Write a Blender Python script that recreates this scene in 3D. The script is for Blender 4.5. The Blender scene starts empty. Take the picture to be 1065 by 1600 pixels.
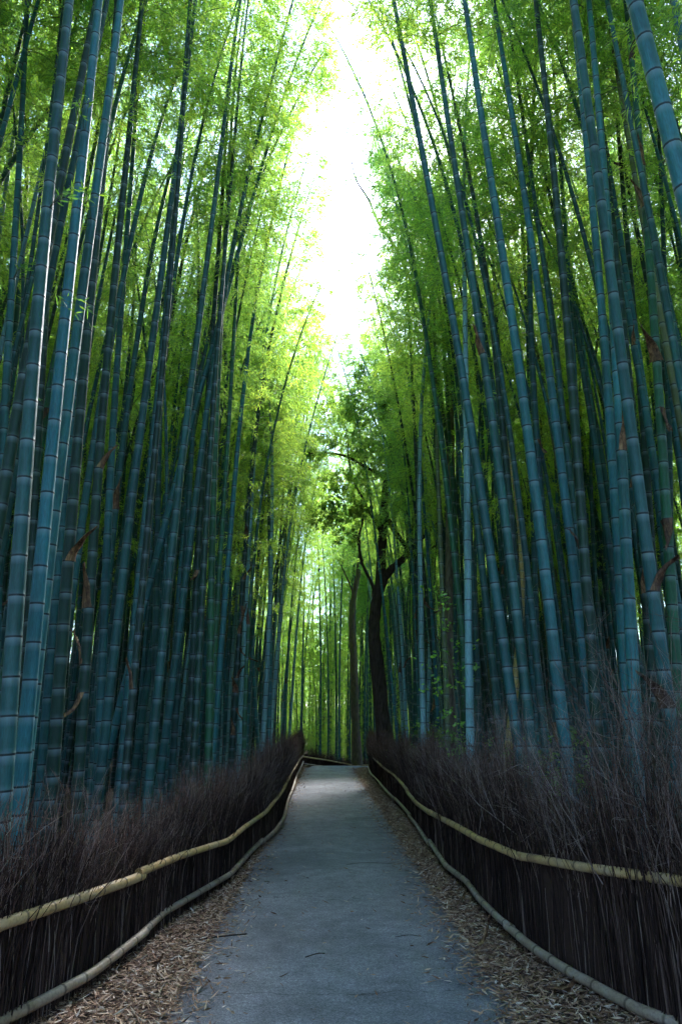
import bpy, math, random
import numpy as np
from mathutils import Vector, Matrix, Euler

R = math.radians
rng = np.random.default_rng(7)
random.seed(7)
scene = bpy.context.scene
col = scene.collection

# ------------------------------------------------------------------ camera
cam_d = bpy.data.cameras.new('camera')
cam = bpy.data.objects.new('camera', cam_d)
col.objects.link(cam)
cam_d.sensor_fit = 'VERTICAL'
cam_d.sensor_height = 36.0
cam_d.lens = 24.0
cam_d.clip_end = 1500
cam_d.clip_start = 0.05
cam.location = (0, 0, 1.6)
cam.rotation_euler = (R(90 + 17.6), 0, R(-1.18))
scene.camera = cam

# ------------------------------------------------------------------ light
SUN_EL, SUN_AZ = 43.0, 14.0          # azimuth measured from +Y towards +X
world = bpy.data.worlds.new('World')
scene.world = world
world.use_nodes = True
wn = world.node_tree
wn.nodes.clear()
w_out = wn.nodes.new('ShaderNodeOutputWorld')
w_bg = wn.nodes.new('ShaderNodeBackground')
w_sky = wn.nodes.new('ShaderNodeTexSky')
w_sky.sky_type = 'NISHITA'
w_sky.sun_disc = False
w_sky.sun_elevation = R(SUN_EL)
w_sky.sun_rotation = R(SUN_AZ)
w_sky.air_density = 1.0
w_sky.dust_density = 0.6
w_sky.ozone_density = 3.0
w_bg.inputs['Strength'].default_value = 0.15
wn.links.new(w_sky.outputs[0], w_bg.inputs[0])
wn.links.new(w_bg.outputs[0], w_out.inputs[0])

sun_d = bpy.data.lights.new('sun', 'SUN')
sun_d.energy = 5.0
sun_d.angle = R(10)
sun_d.color = (1.0, 0.95, 0.86)
sun = bpy.data.objects.new('sun', sun_d)
col.objects.link(sun)
sd = Vector((math.sin(R(SUN_AZ)) * math.cos(R(SUN_EL)), math.cos(R(SUN_AZ)) * math.cos(R(SUN_EL)), math.sin(R(SUN_EL))))
sun.rotation_euler = sd.to_track_quat('Z', 'Y').to_euler()
sun.location = (0, 0, 40)

vs = scene.view_settings
vs.view_transform = 'Standard'
vs.look = 'None'
vs.exposure = 2.62
vs.gamma = 1.0
vs.use_white_balance = True
vs.white_balance_temperature = 5850
vs.white_balance_tint = 14
vs.use_curve_mapping = False
cy = scene.cycles
cy.use_adaptive_sampling = True
cy.adaptive_threshold = 0.03
cy.max_bounces = 6
cy.diffuse_bounces = 4
cy.glossy_bounces = 2
cy.transmission_bounces = 5
cy.transparent_max_bounces = 4
cy.caustics_reflective = False
cy.caustics_refractive = False

# ------------------------------------------------------------------ helpers
def tag(o, label=None, cat=None, group=None, kind=None):
    if label: o['label'] = label
    if cat: o['category'] = cat
    if group: o['group'] = group
    if kind: o['kind'] = kind
    return o

def link(name, data, parent=None, mat=None):
    o = bpy.data.objects.new(name, data)
    col.objects.link(o)
    if parent is not None:
        o.parent = parent
    if mat is not None and data is not None and len(data.materials) == 0:
        data.materials.append(mat)
    return o

def empty(name, loc=(0, 0, 0)):
    o = bpy.data.objects.new(name, None)
    o.empty_display_size = 0.2
    col.objects.link(o)
    o.location = loc
    return o

class MB:
    """collects geometry for one mesh"""
    def __init__(s):
        s.v = []; s.f = []; s.m = []; s.n = 0; s.att = {}
    def add(s, v, f, mi=0, **att):
        v = np.asarray(v, float).reshape(-1, 3)
        k = len(v)
        f = np.asarray(f) + s.n
        s.v.append(v); s.f.extend(f.tolist()); s.m.extend([mi] * len(f))
        for a in set(list(s.att) + list(att)):
            if a not in s.att: s.att[a] = [np.zeros(s.n)]
            s.att[a].append(np.broadcast_to(np.asarray(att.get(a, 0.0), float), (k,)))
        s.n += k
    def tube(s, pts, rad, sides=6, mi=0, cap=True, **att):
        pts = np.asarray(pts, float); n = len(pts)
        rad = np.broadcast_to(np.asarray(rad, float), (n,))
        t = np.gradient(pts, axis=0)
        t /= np.linalg.norm(t, axis=1)[:, None] + 1e-9
        up = np.array([0, 0, 1.0]) if abs(t[0, 2]) < .9 else np.array([1.0, 0, 0])
        a = np.cross(t, up); a /= np.linalg.norm(a, axis=1)[:, None] + 1e-9
        b = np.cross(t, a)
        ang = np.arange(sides) * 2 * math.pi / sides
        ring = pts[:, None, :] + rad[:, None, None] * (np.cos(ang)[None, :, None] * a[:, None, :] + np.sin(ang)[None, :, None] * b[:, None, :])
        f = []
        for i in range(n - 1):
            for j in range(sides):
                k = (j + 1) % sides
                f.append((i * sides + j, i * sides + k, (i + 1) * sides + k, (i + 1) * sides + j))
        kw = {k2: (np.repeat(np.broadcast_to(np.asarray(v2, float), (n,)), sides)) for k2, v2 in att.items()}
        s.add(ring.reshape(-1, 3), f, mi, **kw)
        if cap:
            base = s.n - n * sides
            s.f.append([base + j for j in range(sides)]); s.m.append(mi)
            s.f.append([base + (n - 1) * sides + j for j in range(sides)][::-1]); s.m.append(mi)
    def mesh(s, name, mats, smooth=True):
        me = bpy.data.meshes.new(name)
        v = np.concatenate(s.v) if s.v else np.zeros((0, 3))
        me.from_pydata(v.tolist(), [], s.f)
        for m in mats: me.materials.append(m)
        if len(mats) > 1:
            me.polygons.foreach_set('material_index', s.m)
        if smooth:
            me.polygons.foreach_set('use_smooth', [True] * len(me.polygons))
        for a, lst in s.att.items():
            at = me.attributes.new(a, 'FLOAT', 'POINT')
            at.data.foreach_set('value', np.concatenate(lst).astype(np.float32))
        me.update()
        return me

def leaf_batch(P, D, L, W, fold=0.25, curl=0.0, seg6=False):
    """many lance shaped leaves: base P, direction D (n,3), length L, width W"""
    n = len(P)
    D = D / (np.linalg.norm(D, axis=1)[:, None] + 1e-9)
    rnd = rng.normal(size=(n, 3))
    S = np.cross(D, rnd); S /= np.linalg.norm(S, axis=1)[:, None] + 1e-9
    N = np.cross(S, D)
    L = np.broadcast_to(L, (n,))[:, None]; W = np.broadcast_to(W, (n,))[:, None]
    if not seg6:
        a = P
        b = P + D * L * .38 + S * W * .5 + N * W * fold
        c = P + D * L - N * L * curl
        d = P + D * L * .38 - S * W * .5 + N * W * fold
        v = np.stack([a, b, c, d], 1).reshape(-1, 3)
        i = np.arange(n)[:, None] * 4
        f = np.concatenate([i + [0, 1, 2], i + [0, 2, 3]], 0)
        return v, f
    a = P
    b = P + D * L * .3 + S * W * .5 + N * W * fold
    c = P + D * L * .7 + S * W * .36 + N * (W * fold - L * curl * .5)
    d = P + D * L - N * L * curl
    e = P + D * L * .7 - S * W * .36 + N * (W * fold - L * curl * .5)
    g = P + D * L * .3 - S * W * .5 + N * W * fold
    v = np.stack([a, b, c, d, e, g], 1).reshape(-1, 3)
    i = np.arange(n)[:, None] * 6
    f = np.concatenate([i + [0, 1, 5], i + [2, 3, 4]], 0).tolist() + (i + [1, 2, 4, 5]).tolist()
    return v, f

def add_leaves(mb, *a, mi=0, **k):
    v, f = leaf_batch(*a, **k)
    s0 = mb.n
    mb.v.append(v); mb.n += len(v)
    fl = f.tolist() if isinstance(f, np.ndarray) else f
    mb.f.extend([[x + s0 for x in q] for q in fl]); mb.m.extend([mi] * len(fl))
    for a2 in mb.att: mb.att[a2].append(np.zeros(len(v)))

def smooth(t):
    t = np.clip(t, 0, 1)
    return t * t * (3 - 2 * t)

def ground_z(x, y):
    x = np.asarray(x, float); y = np.asarray(y, float)
    dip = -.7 * smooth((y - 31) / 6) * smooth((x + 3) / 5) * (1 - smooth((x - 14) / 10)) * (1 - smooth((y - 44) / 12))
    side = 9 * smooth((np.abs(x) - 20) / 45)
    far = 5 * smooth((y - 85) / 50) + 6 * smooth((-y - 25) / 50)
    return dip + side + far

# ------------------------------------------------------------------ materials
def new_mat(name):
    m = bpy.data.materials.new(name)
    m.use_nodes = True
    nt = m.node_tree
    nt.nodes.clear()
    out = nt.nodes.new('ShaderNodeOutputMaterial')
    return m, nt, out

class NT:
    def __init__(s, name):
        s.m, s.t, s.out = new_mat(name)
    def n(s, typ, **k):
        nd = s.t.nodes.new(typ)
        for a, v in k.items(): setattr(nd, a, v)
        return nd
    def l(s, a, b): s.t.links.new(a, b)
    def mix(s, fac, a, b, mode='MIX'):
        nd = s.n('ShaderNodeMix', data_type='RGBA', blend_type=mode)
        for sock, v in ((nd.inputs['Factor'], fac), (nd.inputs[6], a), (nd.inputs[7], b)):
            if hasattr(v, 'is_linked') or hasattr(v, 'links'): s.l(v, sock)
            elif isinstance(v, (int, float)): sock.default_value = v
            else: sock.default_value = (*v, 1) if len(v) == 3 else v
        return nd.outputs[2]
    def math(s, op, a, b=None, c=None, clamp=False):
        nd = s.n('ShaderNodeMath', operation=op, use_clamp=clamp)
        for i, v in enumerate((a, b, c)):
            if v is None: continue
            if hasattr(v, 'links'): s.l(v, nd.inputs[i])
            else: nd.inputs[i].default_value = v
        return nd.outputs[0]
    def noise(s, scale, detail=3, vec=None, rough=.5):
        nd = s.n('ShaderNodeTexNoise')
        nd.inputs['Scale'].default_value = scale
        nd.inputs['Detail'].default_value = detail
        nd.inputs['Roughness'].default_value = rough
        if vec is not None: s.l(vec, nd.inputs['Vector'])
        return nd.outputs['Fac']
    def ramp(s, fac, stops, interp='LINEAR'):
        nd = s.n('ShaderNodeValToRGB')
        cr = nd.color_ramp
        cr.interpolation = interp
        while len(cr.elements) < len(stops): cr.elements.new(0.5)
        for e, (p, c) in zip(cr.elements, stops):
            e.position = p
            e.color = (*c, 1) if len(c) == 3 else c
        s.l(fac, nd.inputs[0])
        return nd.outputs[0]
    def bsdf(s, base, rough=.6, bump=None, bstr=.3, bdist=.01, spec=.4):
        b = s.n('ShaderNodeBsdfPrincipled')
        if hasattr(base, 'links'): s.l(base, b.inputs['Base Color'])
        else: b.inputs['Base Color'].default_value = (*base, 1)
        if hasattr(rough, 'links'): s.l(rough, b.inputs['Roughness'])
        else: b.inputs['Roughness'].default_value = rough
        b.inputs['Specular IOR Level'].default_value = spec
        if bump is not None:
            bp = s.n('ShaderNodeBump')
            bp.inputs['Strength'].default_value = bstr
            bp.inputs['Distance'].default_value = bdist
            s.l(bump, bp.inputs['Height'])
            s.l(bp.outputs[0], b.inputs['Normal'])
        s.l(b.outputs[0], s.out.inputs[0])
        return b
    def coord(s, which='Object', scale=None):
        tc = s.n('ShaderNodeTexCoord')
        o = tc.outputs[which]
        if scale is not None:
            mp = s.n('ShaderNodeMapping')
            mp.inputs['Scale'].default_value = scale
            s.l(o, mp.inputs[0]); o = mp.outputs[0]
        return o

def mat_culm(name, bloom=True):
    t = NT(name)
    oi = t.n('ShaderNodeObjectInfo')
    dk = t.n('ShaderNodeAttribute', attribute_name='dark').outputs['Fac']
    pw = t.n('ShaderNodeAttribute', attribute_name='powder').outputs['Fac']
    vec = t.coord('Object', (9, 9, 1.1))
    add = t.n('ShaderNodeVectorMath', operation='ADD')
    t.l(vec, add.inputs[0])
    sc = t.n('ShaderNodeVectorMath', operation='SCALE'); t.l(oi.outputs['Random'], sc.inputs['Scale'])
    sc.inputs[0].default_value = (37, 91, 53); t.l(sc.outputs[0], add.inputs[1])
    n1 = t.noise(1.0, 4, add.outputs[0])
    n2 = t.noise(14.0, 3, add.outputs[0], .65)
    rnd = t.ramp(oi.outputs['Random'], [(0, (.75, .78, .8)), (.35, (1.05, 1.0, .95)), (.6, (.85, .95, 1.05)), (.85, (1.1, 1.12, 1.15)), (1, (.7, .75, .7))])
    c = t.mix(1.0, oi.outputs['Color'], rnd, 'MULTIPLY')
    lich = t.ramp(n1, [(.28, (.45, .52, .45)), (.5, (1, 1, 1)), (.74, (1.4, 1.4, 1.4))])
    c = t.mix(1.0, c, lich, 'MULTIPLY')
    spk = t.ramp(n2, [(.35, (.62, .64, .6)), (.62, (1.2, 1.2, 1.2))])
    c = t.mix(.7, c, spk, 'MULTIPLY')
    c = t.mix(t.math('MULTIPLY', pw, .35), c, (.30, .36, .38))
    c = t.mix(t.math('MULTIPLY', dk, .9), c, (.012, .013, .012))
    t.bsdf(c, t.ramp(n2, [(.3, (.40,) * 3), (.7, (.62,) * 3)]), n2, .12, .003, spec=.3)
    return t.m

def mat_leaf(name, refl, trans, var=.48):
    t = NT(name)
    geo = t.n('ShaderNodeNewGeometry')
    oi = t.n('ShaderNodeObjectInfo')
    ri = geo.outputs['Random Per Island']
    v = t.ramp(ri, [(0, (1 - var, 1 - var * .8, .8)), (.5, (1, 1, 1)), (.9, (1 + var, 1 + var * .75, 1.0)), (1, (1.9, 1.35, .8))])
    v2 = t.ramp(oi.outputs['Random'], [(0, (.8, .9, 1.1)), (.5, (1, 1, 1)), (1, (1.2, 1.08, .8))])
    vv = t.mix(1.0, v, v2, 'MULTIPLY')
    d = t.n('ShaderNodeBsdfDiffuse'); t.l(t.mix(1.0, refl, vv, 'MULTIPLY'), d.inputs[0])
    tr = t.n('ShaderNodeBsdfTranslucent'); t.l(t.mix(1.0, trans, vv, 'MULTIPLY'), tr.inputs[0])
    a = t.n('ShaderNodeAddShader'); t.l(d.outputs[0], a.inputs[0]); t.l(tr.outputs[0], a.inputs[1])
    g = t.n('ShaderNodeBsdfGlossy'); g.inputs['Roughness'].default_value = .45
    g.inputs[0].default_value = (.9, .9, .9, 1)
    m = t.n('ShaderNodeMixShader'); m.inputs[0].default_value = .04
    t.l(a.outputs[0], m.inputs[1]); t.l(g.outputs[0], m.inputs[2])
    t.l(m.outputs[0], t.out.inputs[0])
    return t.m

def mat_dry(name, stops, rough=.8, var_noise=True):
    t = NT(name)
    geo = t.n('ShaderNodeNewGeometry')
    c = t.ramp(geo.outputs['Random Per Island'], stops)
    n = t.noise(40, 3, t.coord('Object'))
    if var_noise:
        c = t.mix(.6, c, t.ramp(n, [(.3, (.6, .6, .6)), (.7, (1.2, 1.2, 1.2))]), 'MULTIPLY')
    t.bsdf(c, rough, n, .3, .004, spec=.25)
    return t.m

M = {}
M['culm'] = mat_culm('bamboo_culm')
M['leaf'] = mat_leaf('bamboo_leaf', (.082, .148, .032), (.245, .38, .055))
M['leaf_near'] = mat_leaf('bamboo_leaf_near', (.06, .13, .02), (.11, .22, .02))
M['broad'] = mat_leaf('broad_leaf', (.05, .11, .03), (.12, .23, .028))
M['maple'] = mat_leaf('sapling_leaf', (.09, .19, .02), (.17, .33, .03))
M['twig'] = mat_dry('bamboo_twig', [(0, (.07, .085, .05)), (1, (.16, .16, .10))])
M['brush'] = mat_dry('brushwood', [(0, (.012, .006, .004)), (.5, (.032, .016, .010)), (.8, (.07, .037, .025)), (.95, (.15, .095, .070)), (1, (.24, .17, .13))], .85)
M['brush_tip'] = mat_dry('brushwood_tip', [(0, (.024, .011, .007)), (.4, (.075, .038, .024)), (.8, (.15, .086, .060)), (1, (.32, .22, .17))], .85)
M['litter'] = mat_dry('litter_leaf', [(0, (.05, .024, .014)), (.3, (.18, .092, .05)), (.65, (.36, .215, .125)), (.9, (.52, .37, .25)), (1, (.66, .55, .44))], .75)
def mat_sheath():
    t = NT('dry_sheath')
    n1 = t.noise(1.0, 4, t.coord('Object', (60, 60, 5)), .6); n2 = t.noise(9, 4, t.coord('Object'), .6)
    oi = t.n('ShaderNodeObjectInfo')
    c = t.ramp(n1, [(.3, (.045, .024, .014)), (.5, (.15, .088, .048)), (.72, (.32, .22, .13))])
    c = t.mix(.8, c, t.ramp(n2, [(.4, (.35, .3, .3)), (.6, (1.15, 1.1, 1.0))]), 'MULTIPLY')
    c = t.mix(1.0, c, t.ramp(oi.outputs['Random'], [(0, (.5, .45, .45)), (.5, (1, .95, .9)), (1, (1.5, 1.4, 1.2))]), 'MULTIPLY')
    t.bsdf(c, .7, n1, .5, .004, spec=.3)
    return t.m
M['sheath'] = mat_sheath()
M['sheath_litter'] = mat_dry('dry_sheath', [(0, (.10, .058, .035)), (.5, (.19, .12, .07)), (1, (.36, .26, .15))], .7)

def mat_rail(name, cs):
    t = NT(name)
    dk = t.n('ShaderNodeAttribute', attribute_name='dark').outputs['Fac']
    oi = t.n('ShaderNodeObjectInfo')
    vec = t.coord('Object')
    n1 = t.noise(3.5, 6, vec, .65); n2 = t.noise(60, 3, vec)
    c = t.ramp(n1, [(.3, cs[0]), (.48, cs[1]), (.7, cs[2])])
    c = t.mix(.7, c, t.ramp(oi.outputs['Random'], [(0, (.8, .78, .8)), (.5, (1.05, 1, .85)), (1, (1.0, 1.02, 1.1))]), 'MULTIPLY')
    c = t.mix(.5, c, t.ramp(n2, [(.35, (.55, .5, .5)), (.55, (1.1, 1.1, 1.1))]), 'MULTIPLY')
    c = t.mix(t.math('MULTIPLY', dk, .8), c, (.05, .035, .022))
    t.bsdf(c, .5, n2, .25, .003)
    return t.m
M['rail'] = mat_rail('rail_bamboo', ((.25, .155, .07), (.50, .33, .125), (.42, .32, .20)))
M['rail_low'] = mat_rail('weathered_rail_bamboo', ((.15, .105, .07), (.27, .20, .135), (.34, .29, .235)))

def mat_bark(name, a, b, moss=None):
    t = NT(name)
    vec = t.coord('Object', (7, 7, 1.6))
    n1 = t.noise(2.5, 6, vec, .65); n2 = t.noise(1.0, 3, t.coord('Object'))
    c = t.ramp(n1, [(.32, a), (.62, b)])
    if moss: c = t.mix(t.ramp(n2, [(.5, (0, 0, 0)), (.65, (.7, .7, .7))]), c, moss)
    t.bsdf(c, .9, n1, .9, .03, spec=.2)
    return t.m
M['bark_dark'] = mat_bark('dark_bark', (.014, .010, .008), (.06, .045, .034))
M['bark_brown'] = mat_bark('brown_bark', (.035, .025, .017), (.10, .075, .05), (.06, .065, .03))
M['bark_pale'] = mat_bark('pale_bark', (.07, .055, .04), (.2, .17, .13))

def mat_ground():
    t = NT('forest_floor')
    vec = t.coord('Object')
    n1 = t.noise(.6, 4, vec); n2 = t.noise(18, 5, vec, .7); n3 = t.noise(70, 3, vec)
    c = t.ramp(n2, [(.3, (.028, .019, .013)), (.5, (.085, .056, .036)), (.7, (.17, .12, .08))])
    c = t.mix(.7, c, t.ramp(n1, [(.35, (.6, .6, .6)), (.65, (1.15, 1.1, 1.05))]), 'MULTIPLY')
    t.bsdf(c, .9, t.math('ADD', n2, n3), .8, .03, spec=.2)
    return t.m
M['ground'] = mat_ground()

def mat_asphalt():
    t = NT('asphalt')
    vec = t.coord('Object')
    sep = t.n('ShaderNodeSeparateXYZ'); t.l(vec, sep.inputs[0])
    n1 = t.noise(.9, 6, vec, .6); n2 = t.noise(45, 4, vec, .7); n3 = t.noise(320, 1, vec)
    vo = t.n('ShaderNodeTexVoronoi'); vo.inputs['Scale'].default_value = 170; t.l(vec, vo.inputs['Vector'])
    c = t.ramp(vo.outputs['Color'], [(0, (.095, .096, .106)), (.55, (.19, .19, .208)), (.85, (.275, .277, .30)), (1, (.30, .30, .30))])
    c = t.mix(.5, c, t.ramp(n2, [(.35, (.4, .4, .4)), (.65, (1.45, 1.45, 1.45))]), 'MULTIPLY')
    c = t.mix(.6, c, t.ramp(t.noise(5, 5, vec, .7), [(.36, (.6, .6, .6)), (.62, (1.18, 1.18, 1.18))]), 'MULTIPLY')
    c = t.mix(.75, c, t.ramp(n1, [(.32, (.55, .55, .56)), (.5, (.95, .95, .95)), (.68, (1.25, 1.24, 1.22))]), 'MULTIPLY')
    # transverse cracks at known places along the path
    wob = t.noise(1.3, 5, vec, .6); wob2 = t.noise(9, 3, vec, .6)
    crack = None
    for y0, wd, amp in ((4.98, .012, .5), (7.5, .010, .9), (8.9, .008, .8), (11.9, .006, .6), (16.6, .007, .7)):
        off = t.math('ADD', t.math('MULTIPLY', t.math('SUBTRACT', wob, .5), amp), t.math('MULTIPLY', t.math('SUBTRACT', wob2, .5), .12))
        d = t.math('ABSOLUTE', t.math('SUBTRACT', t.math('ADD', sep.outputs[1], off), y0))
        k = t.math('SUBTRACT', 1.0, t.math('DIVIDE', d, wd), clamp=True)
        crack = k if crack is None else t.math('MAXIMUM', crack, k)
    br = t.ramp(t.noise(2.7, 2, vec), [(.42, (0, 0, 0)), (.55, (1, 1, 1))])
    crack = t.math('MULTIPLY', crack, br)
    c = t.mix(t.math('MULTIPLY', crack, .85), c, (.018, .017, .016))
    h = t.math('SUBTRACT', t.math('ADD', vo.outputs['Distance'], t.math('MULTIPLY', n3, .4)), t.math('MULTIPLY', crack, 2.0))
    t.bsdf(c, .78, h, .5, .006, spec=.4)
    return t.m
M['asphalt'] = mat_asphalt()

# ------------------------------------------------------------------ ground and path
def grid_axis(parts):
    out = []
    for a, b, s in parts: out.extend(np.arange(a, b, s).tolist())
    out.append(parts[-1][1]); return np.array(out)

gx = grid_axis([(-170, -30, 10), (-30, -6, 2), (-6, 10, .5), (10, 30, 2), (30, 170, 10)])
gy = grid_axis([(-120, -10, 10), (-10, 28, 1.5), (28, 46, .5), (46, 80, 3), (80, 260, 12)])
X, Y = np.meshgrid(gx, gy)
Z = ground_z(X, Y)
nb = (np.abs(X) > 2.4) & (np.abs(X) < 40)
Z = Z + nb * rng.normal(0, .03, X.shape)
V = np.stack([X, Y, Z], -1).reshape(-1, 3)
nx = len(gx)
F = [(j * nx + i, j * nx + i + 1, (j + 1) * nx + i + 1, (j + 1) * nx + i) for j in range(len(gy) - 1) for i in range(nx - 1)]
mb = MB(); mb.add(V, F)
tag(link('ground', mb.mesh('ground', [M['ground']])), kind='structure')

# the path runs straight, then bends right and drops behind the fence
cl = [(.1, y) for y in np.arange(-14, 29.51, .5)]
for a in np.linspace(0, 90, 19)[1:]:
    cl.append((.1 + 4.5 * (1 - math.cos(R(a))), 29.5 + 4.5 * math.sin(R(a))))
cl += [(x, 34.0) for x in np.arange(5.2, 24, .6)]
cl = np.array(cl)
PATH = cl.copy()
tn = np.gradient(cl, axis=0); tn /= np.linalg.norm(tn, axis=1)[:, None]
nr = np.stack([tn[:, 1], -tn[:, 0]], 1)
mb = MB()
offs = np.array([-1.06, -1.03, -.5, 0, .5, 1.03, 1.06])
zed = np.array([-.02, .018, .026, .03, .026, .018, -.02])
wv = .02 * np.sin(cl[:, 1] * 1.7) + .035 * np.sin(cl[:, 1] * 4.1 + 1)
wv2 = .02 * np.sin(cl[:, 1] * 1.3 + 2) + .035 * np.sin(cl[:, 1] * 3.7)
V = []
for i in range(len(cl)):
    for o_, z_ in zip(offs, zed):
        oo = o_ + (wv[i] if o_ > 1 else wv2[i] if o_ < -1 else 0)
        p = cl[i] + nr[i] * oo
        V.append((p[0], p[1], float(ground_z(p[0], p[1])) + z_ + (.05 if cl[i][1] > 31 or cl[i][0] > 1 else 0)))
k = len(offs)
F = [(i * k + j, i * k + j + 1, (i + 1) * k + j + 1, (i + 1) * k + j) for i in range(len(cl) - 1) for j in range(k - 1)]
mb.add(V, F)
tag(link('path', mb.mesh('path', [M['asphalt']])), kind='structure')

# ------------------------------------------------------------------ bamboo kit
SIDES = 12
def culm_mesh(H, r0, bend, seed, sway=.05):
    g = np.random.default_rng(seed)
    mb = MB()
    z, step = .04, .10
    nodes = []
    while z < H - .15:
        nodes.append(z)
        f = z / H
        step = (.12 + .20 * min(1, z / 2.2)) * (1 - .25 * max(0, f - .5) * 2) * g.uniform(.92, 1.08)
        z += step
    ph = g.uniform(0, 6)
    def cx(z): return bend * (z / H) ** 3.2 + sway * np.sin(z * .55 + ph) * (z / H), sway * np.cos(z * .47 + ph) * (z / H)
    def rad(z): return r0 * (1.12 - .14 * min(1, z / 1.0) - .84 * (z / H) ** 1.35) + .004
    zs, rs, dk, pw = [-.15], [rad(0) * 1.05], [0], [0]
    for zn in nodes:
        rr = rad(zn)
        for dz, fr, d_, p_ in ((-.075, 1, 0, 0), (-.022, 1, 0, .7), (-.008, 1.005, .15, 1.0), (-.005, .99, 1, 0), (.004, 1.05, 1, .0), (.010, 1.045, .35, .4), (.020, 1.0, 0, .15), (.05, 1, 0, 0)):
            if zn + dz <= zs[-1]: continue
            zs.append(zn + dz); rs.append(rr * fr); dk.append(d_); pw.append(p_)
    zs.append(H); rs.append(.003); dk.append(0); pw.append(0)
    zs = np.array(zs)
    x, y = cx(np.maximum(zs, 0))
    mb.tube(np.stack([x, y, zs], 1), rs, SIDES, 0, True, dark=dk, powder=pw)
    return mb.mesh('culm', [M['culm']]), nodes, cx, rad

def crown_mesh(H, start, nodes, cx, seed, rmax=1.7, nleaf=9000, leaf=(.108, .0185), bare=.12):
    g = np.random.default_rng(seed)
    mb = MB()
    P, D = [], []
    az = g.uniform(0, 6.28)
    ns = [z for z in nodes if z > start * H]
    per = max(1, nleaf // (len(ns) * 2))
    for zi in ns:
        f = (zi - start * H) / (H * (1 - start))
        prof = (.45 + .55 * min(1, f / .25)) * (1 - .75 * max(0, f - .35) / .65)
        x0, y0 = cx(zi)
        az += math.pi * g.uniform(.85, 1.15)
        for b in range(2):
            a = az + (b * .7 - .35) + g.normal(0, .25)
            Lb = rmax * prof * g.uniform(.7, 1.2) * (1 if b == 0 else .75)
            el = g.uniform(.35, .9)
            tt = np.linspace(0, 1, 5)
            hor = Lb * tt * math.cos(el)
            zz = Lb * (tt * math.sin(el) - .65 * tt ** 2.4)
            pts = np.stack([x0 + hor * math.cos(a), y0 + hor * math.sin(a), zi + zz], 1)
            mb.tube(pts, np.linspace(.006, .0015, 5), 3, 1, False)
            # leafy side twigs
            nt_ = max(3, per // 11)
            for q in range(nt_):
                u = g.uniform(.22, 1.0)
                base = np.array([np.interp(u, tt, pts[:, i]) for i in range(3)])
                ta = a + g.normal(0, .9)
                tl = g.uniform(.18, .5)
                tv = np.array([math.cos(ta), math.sin(ta), g.uniform(-.7, .45)]); tv /= np.linalg.norm(tv)
                m_ = per // nt_ + 1
                s_ = np.sqrt(g.uniform(.05, 1, m_))
                pp = base + tv * tl * s_[:, None] + np.array([0, 0, -.25])[None] * (s_ ** 2)[:, None] * tl + g.normal(0, .03, (m_, 3))
                dd = tv * .9 + g.normal(0, .48, (m_, 3)) + np.array([0, 0, -.5])
                P.append(pp); D.append(dd)
    # a few bare lower twigs
    for zi in [z for z in nodes if (start - bare) * H < z <= start * H]:
        if g.random() < .55:
            a = g.uniform(0, 6.28); Lb = g.uniform(.5, 1.3); x0, y0 = cx(zi)
            tt = np.linspace(0, 1, 4)
            pts = np.stack([x0 + Lb * tt * math.cos(a) * .8, y0 + Lb * tt * math.sin(a) * .8, zi + Lb * (.65 * tt - .25 * tt ** 2)], 1)
            mb.tube(pts, np.linspace(.006, .002, 4), 3, 1, False)
    P = np.concatenate(P); D = np.concatenate(D)
    n = len(P)
    add_leaves(mb, P, D, leaf[0] * g.uniform(.6, 1.25, n), leaf[1] * g.uniform(.7, 1.25, n), mi=0, curl=.08)
    return mb.mesh('crown', [M['leaf'], M['twig']], smooth=False)

KINDS = []
#          H    r0    bend start seed rmax leaves
specs = [(17.0, .058, 1.3, .54, 1, 1.75, 7500),
         (16.0, .055, 1.9, .50, 2, 1.7, 7500),
         (17.5, .060, .8, .57, 3, 1.8, 7500),
         (15.0, .052, 2.4, .46, 4, 1.65, 7000),
         (12.5, .042, 1.6, .40, 5, 1.5, 6500),
         (8.5, .028, 1.5, .07, 6, 1.2, 5500),
         (18.0, .060, .7, .63, 7, 1.8, 7000)]
for H, r0, bend, st, sd_, rm, nl in specs:
    cm, nodes, cx, rad = culm_mesh(H, r0, bend, sd_)
    KINDS.append(dict(H=H, r0=r0, culm=cm, crown=crown_mesh(H, st, nodes, cx, sd_ + 50, rm, nl), nodes=nodes, rad=rad, cx=cx))

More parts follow.
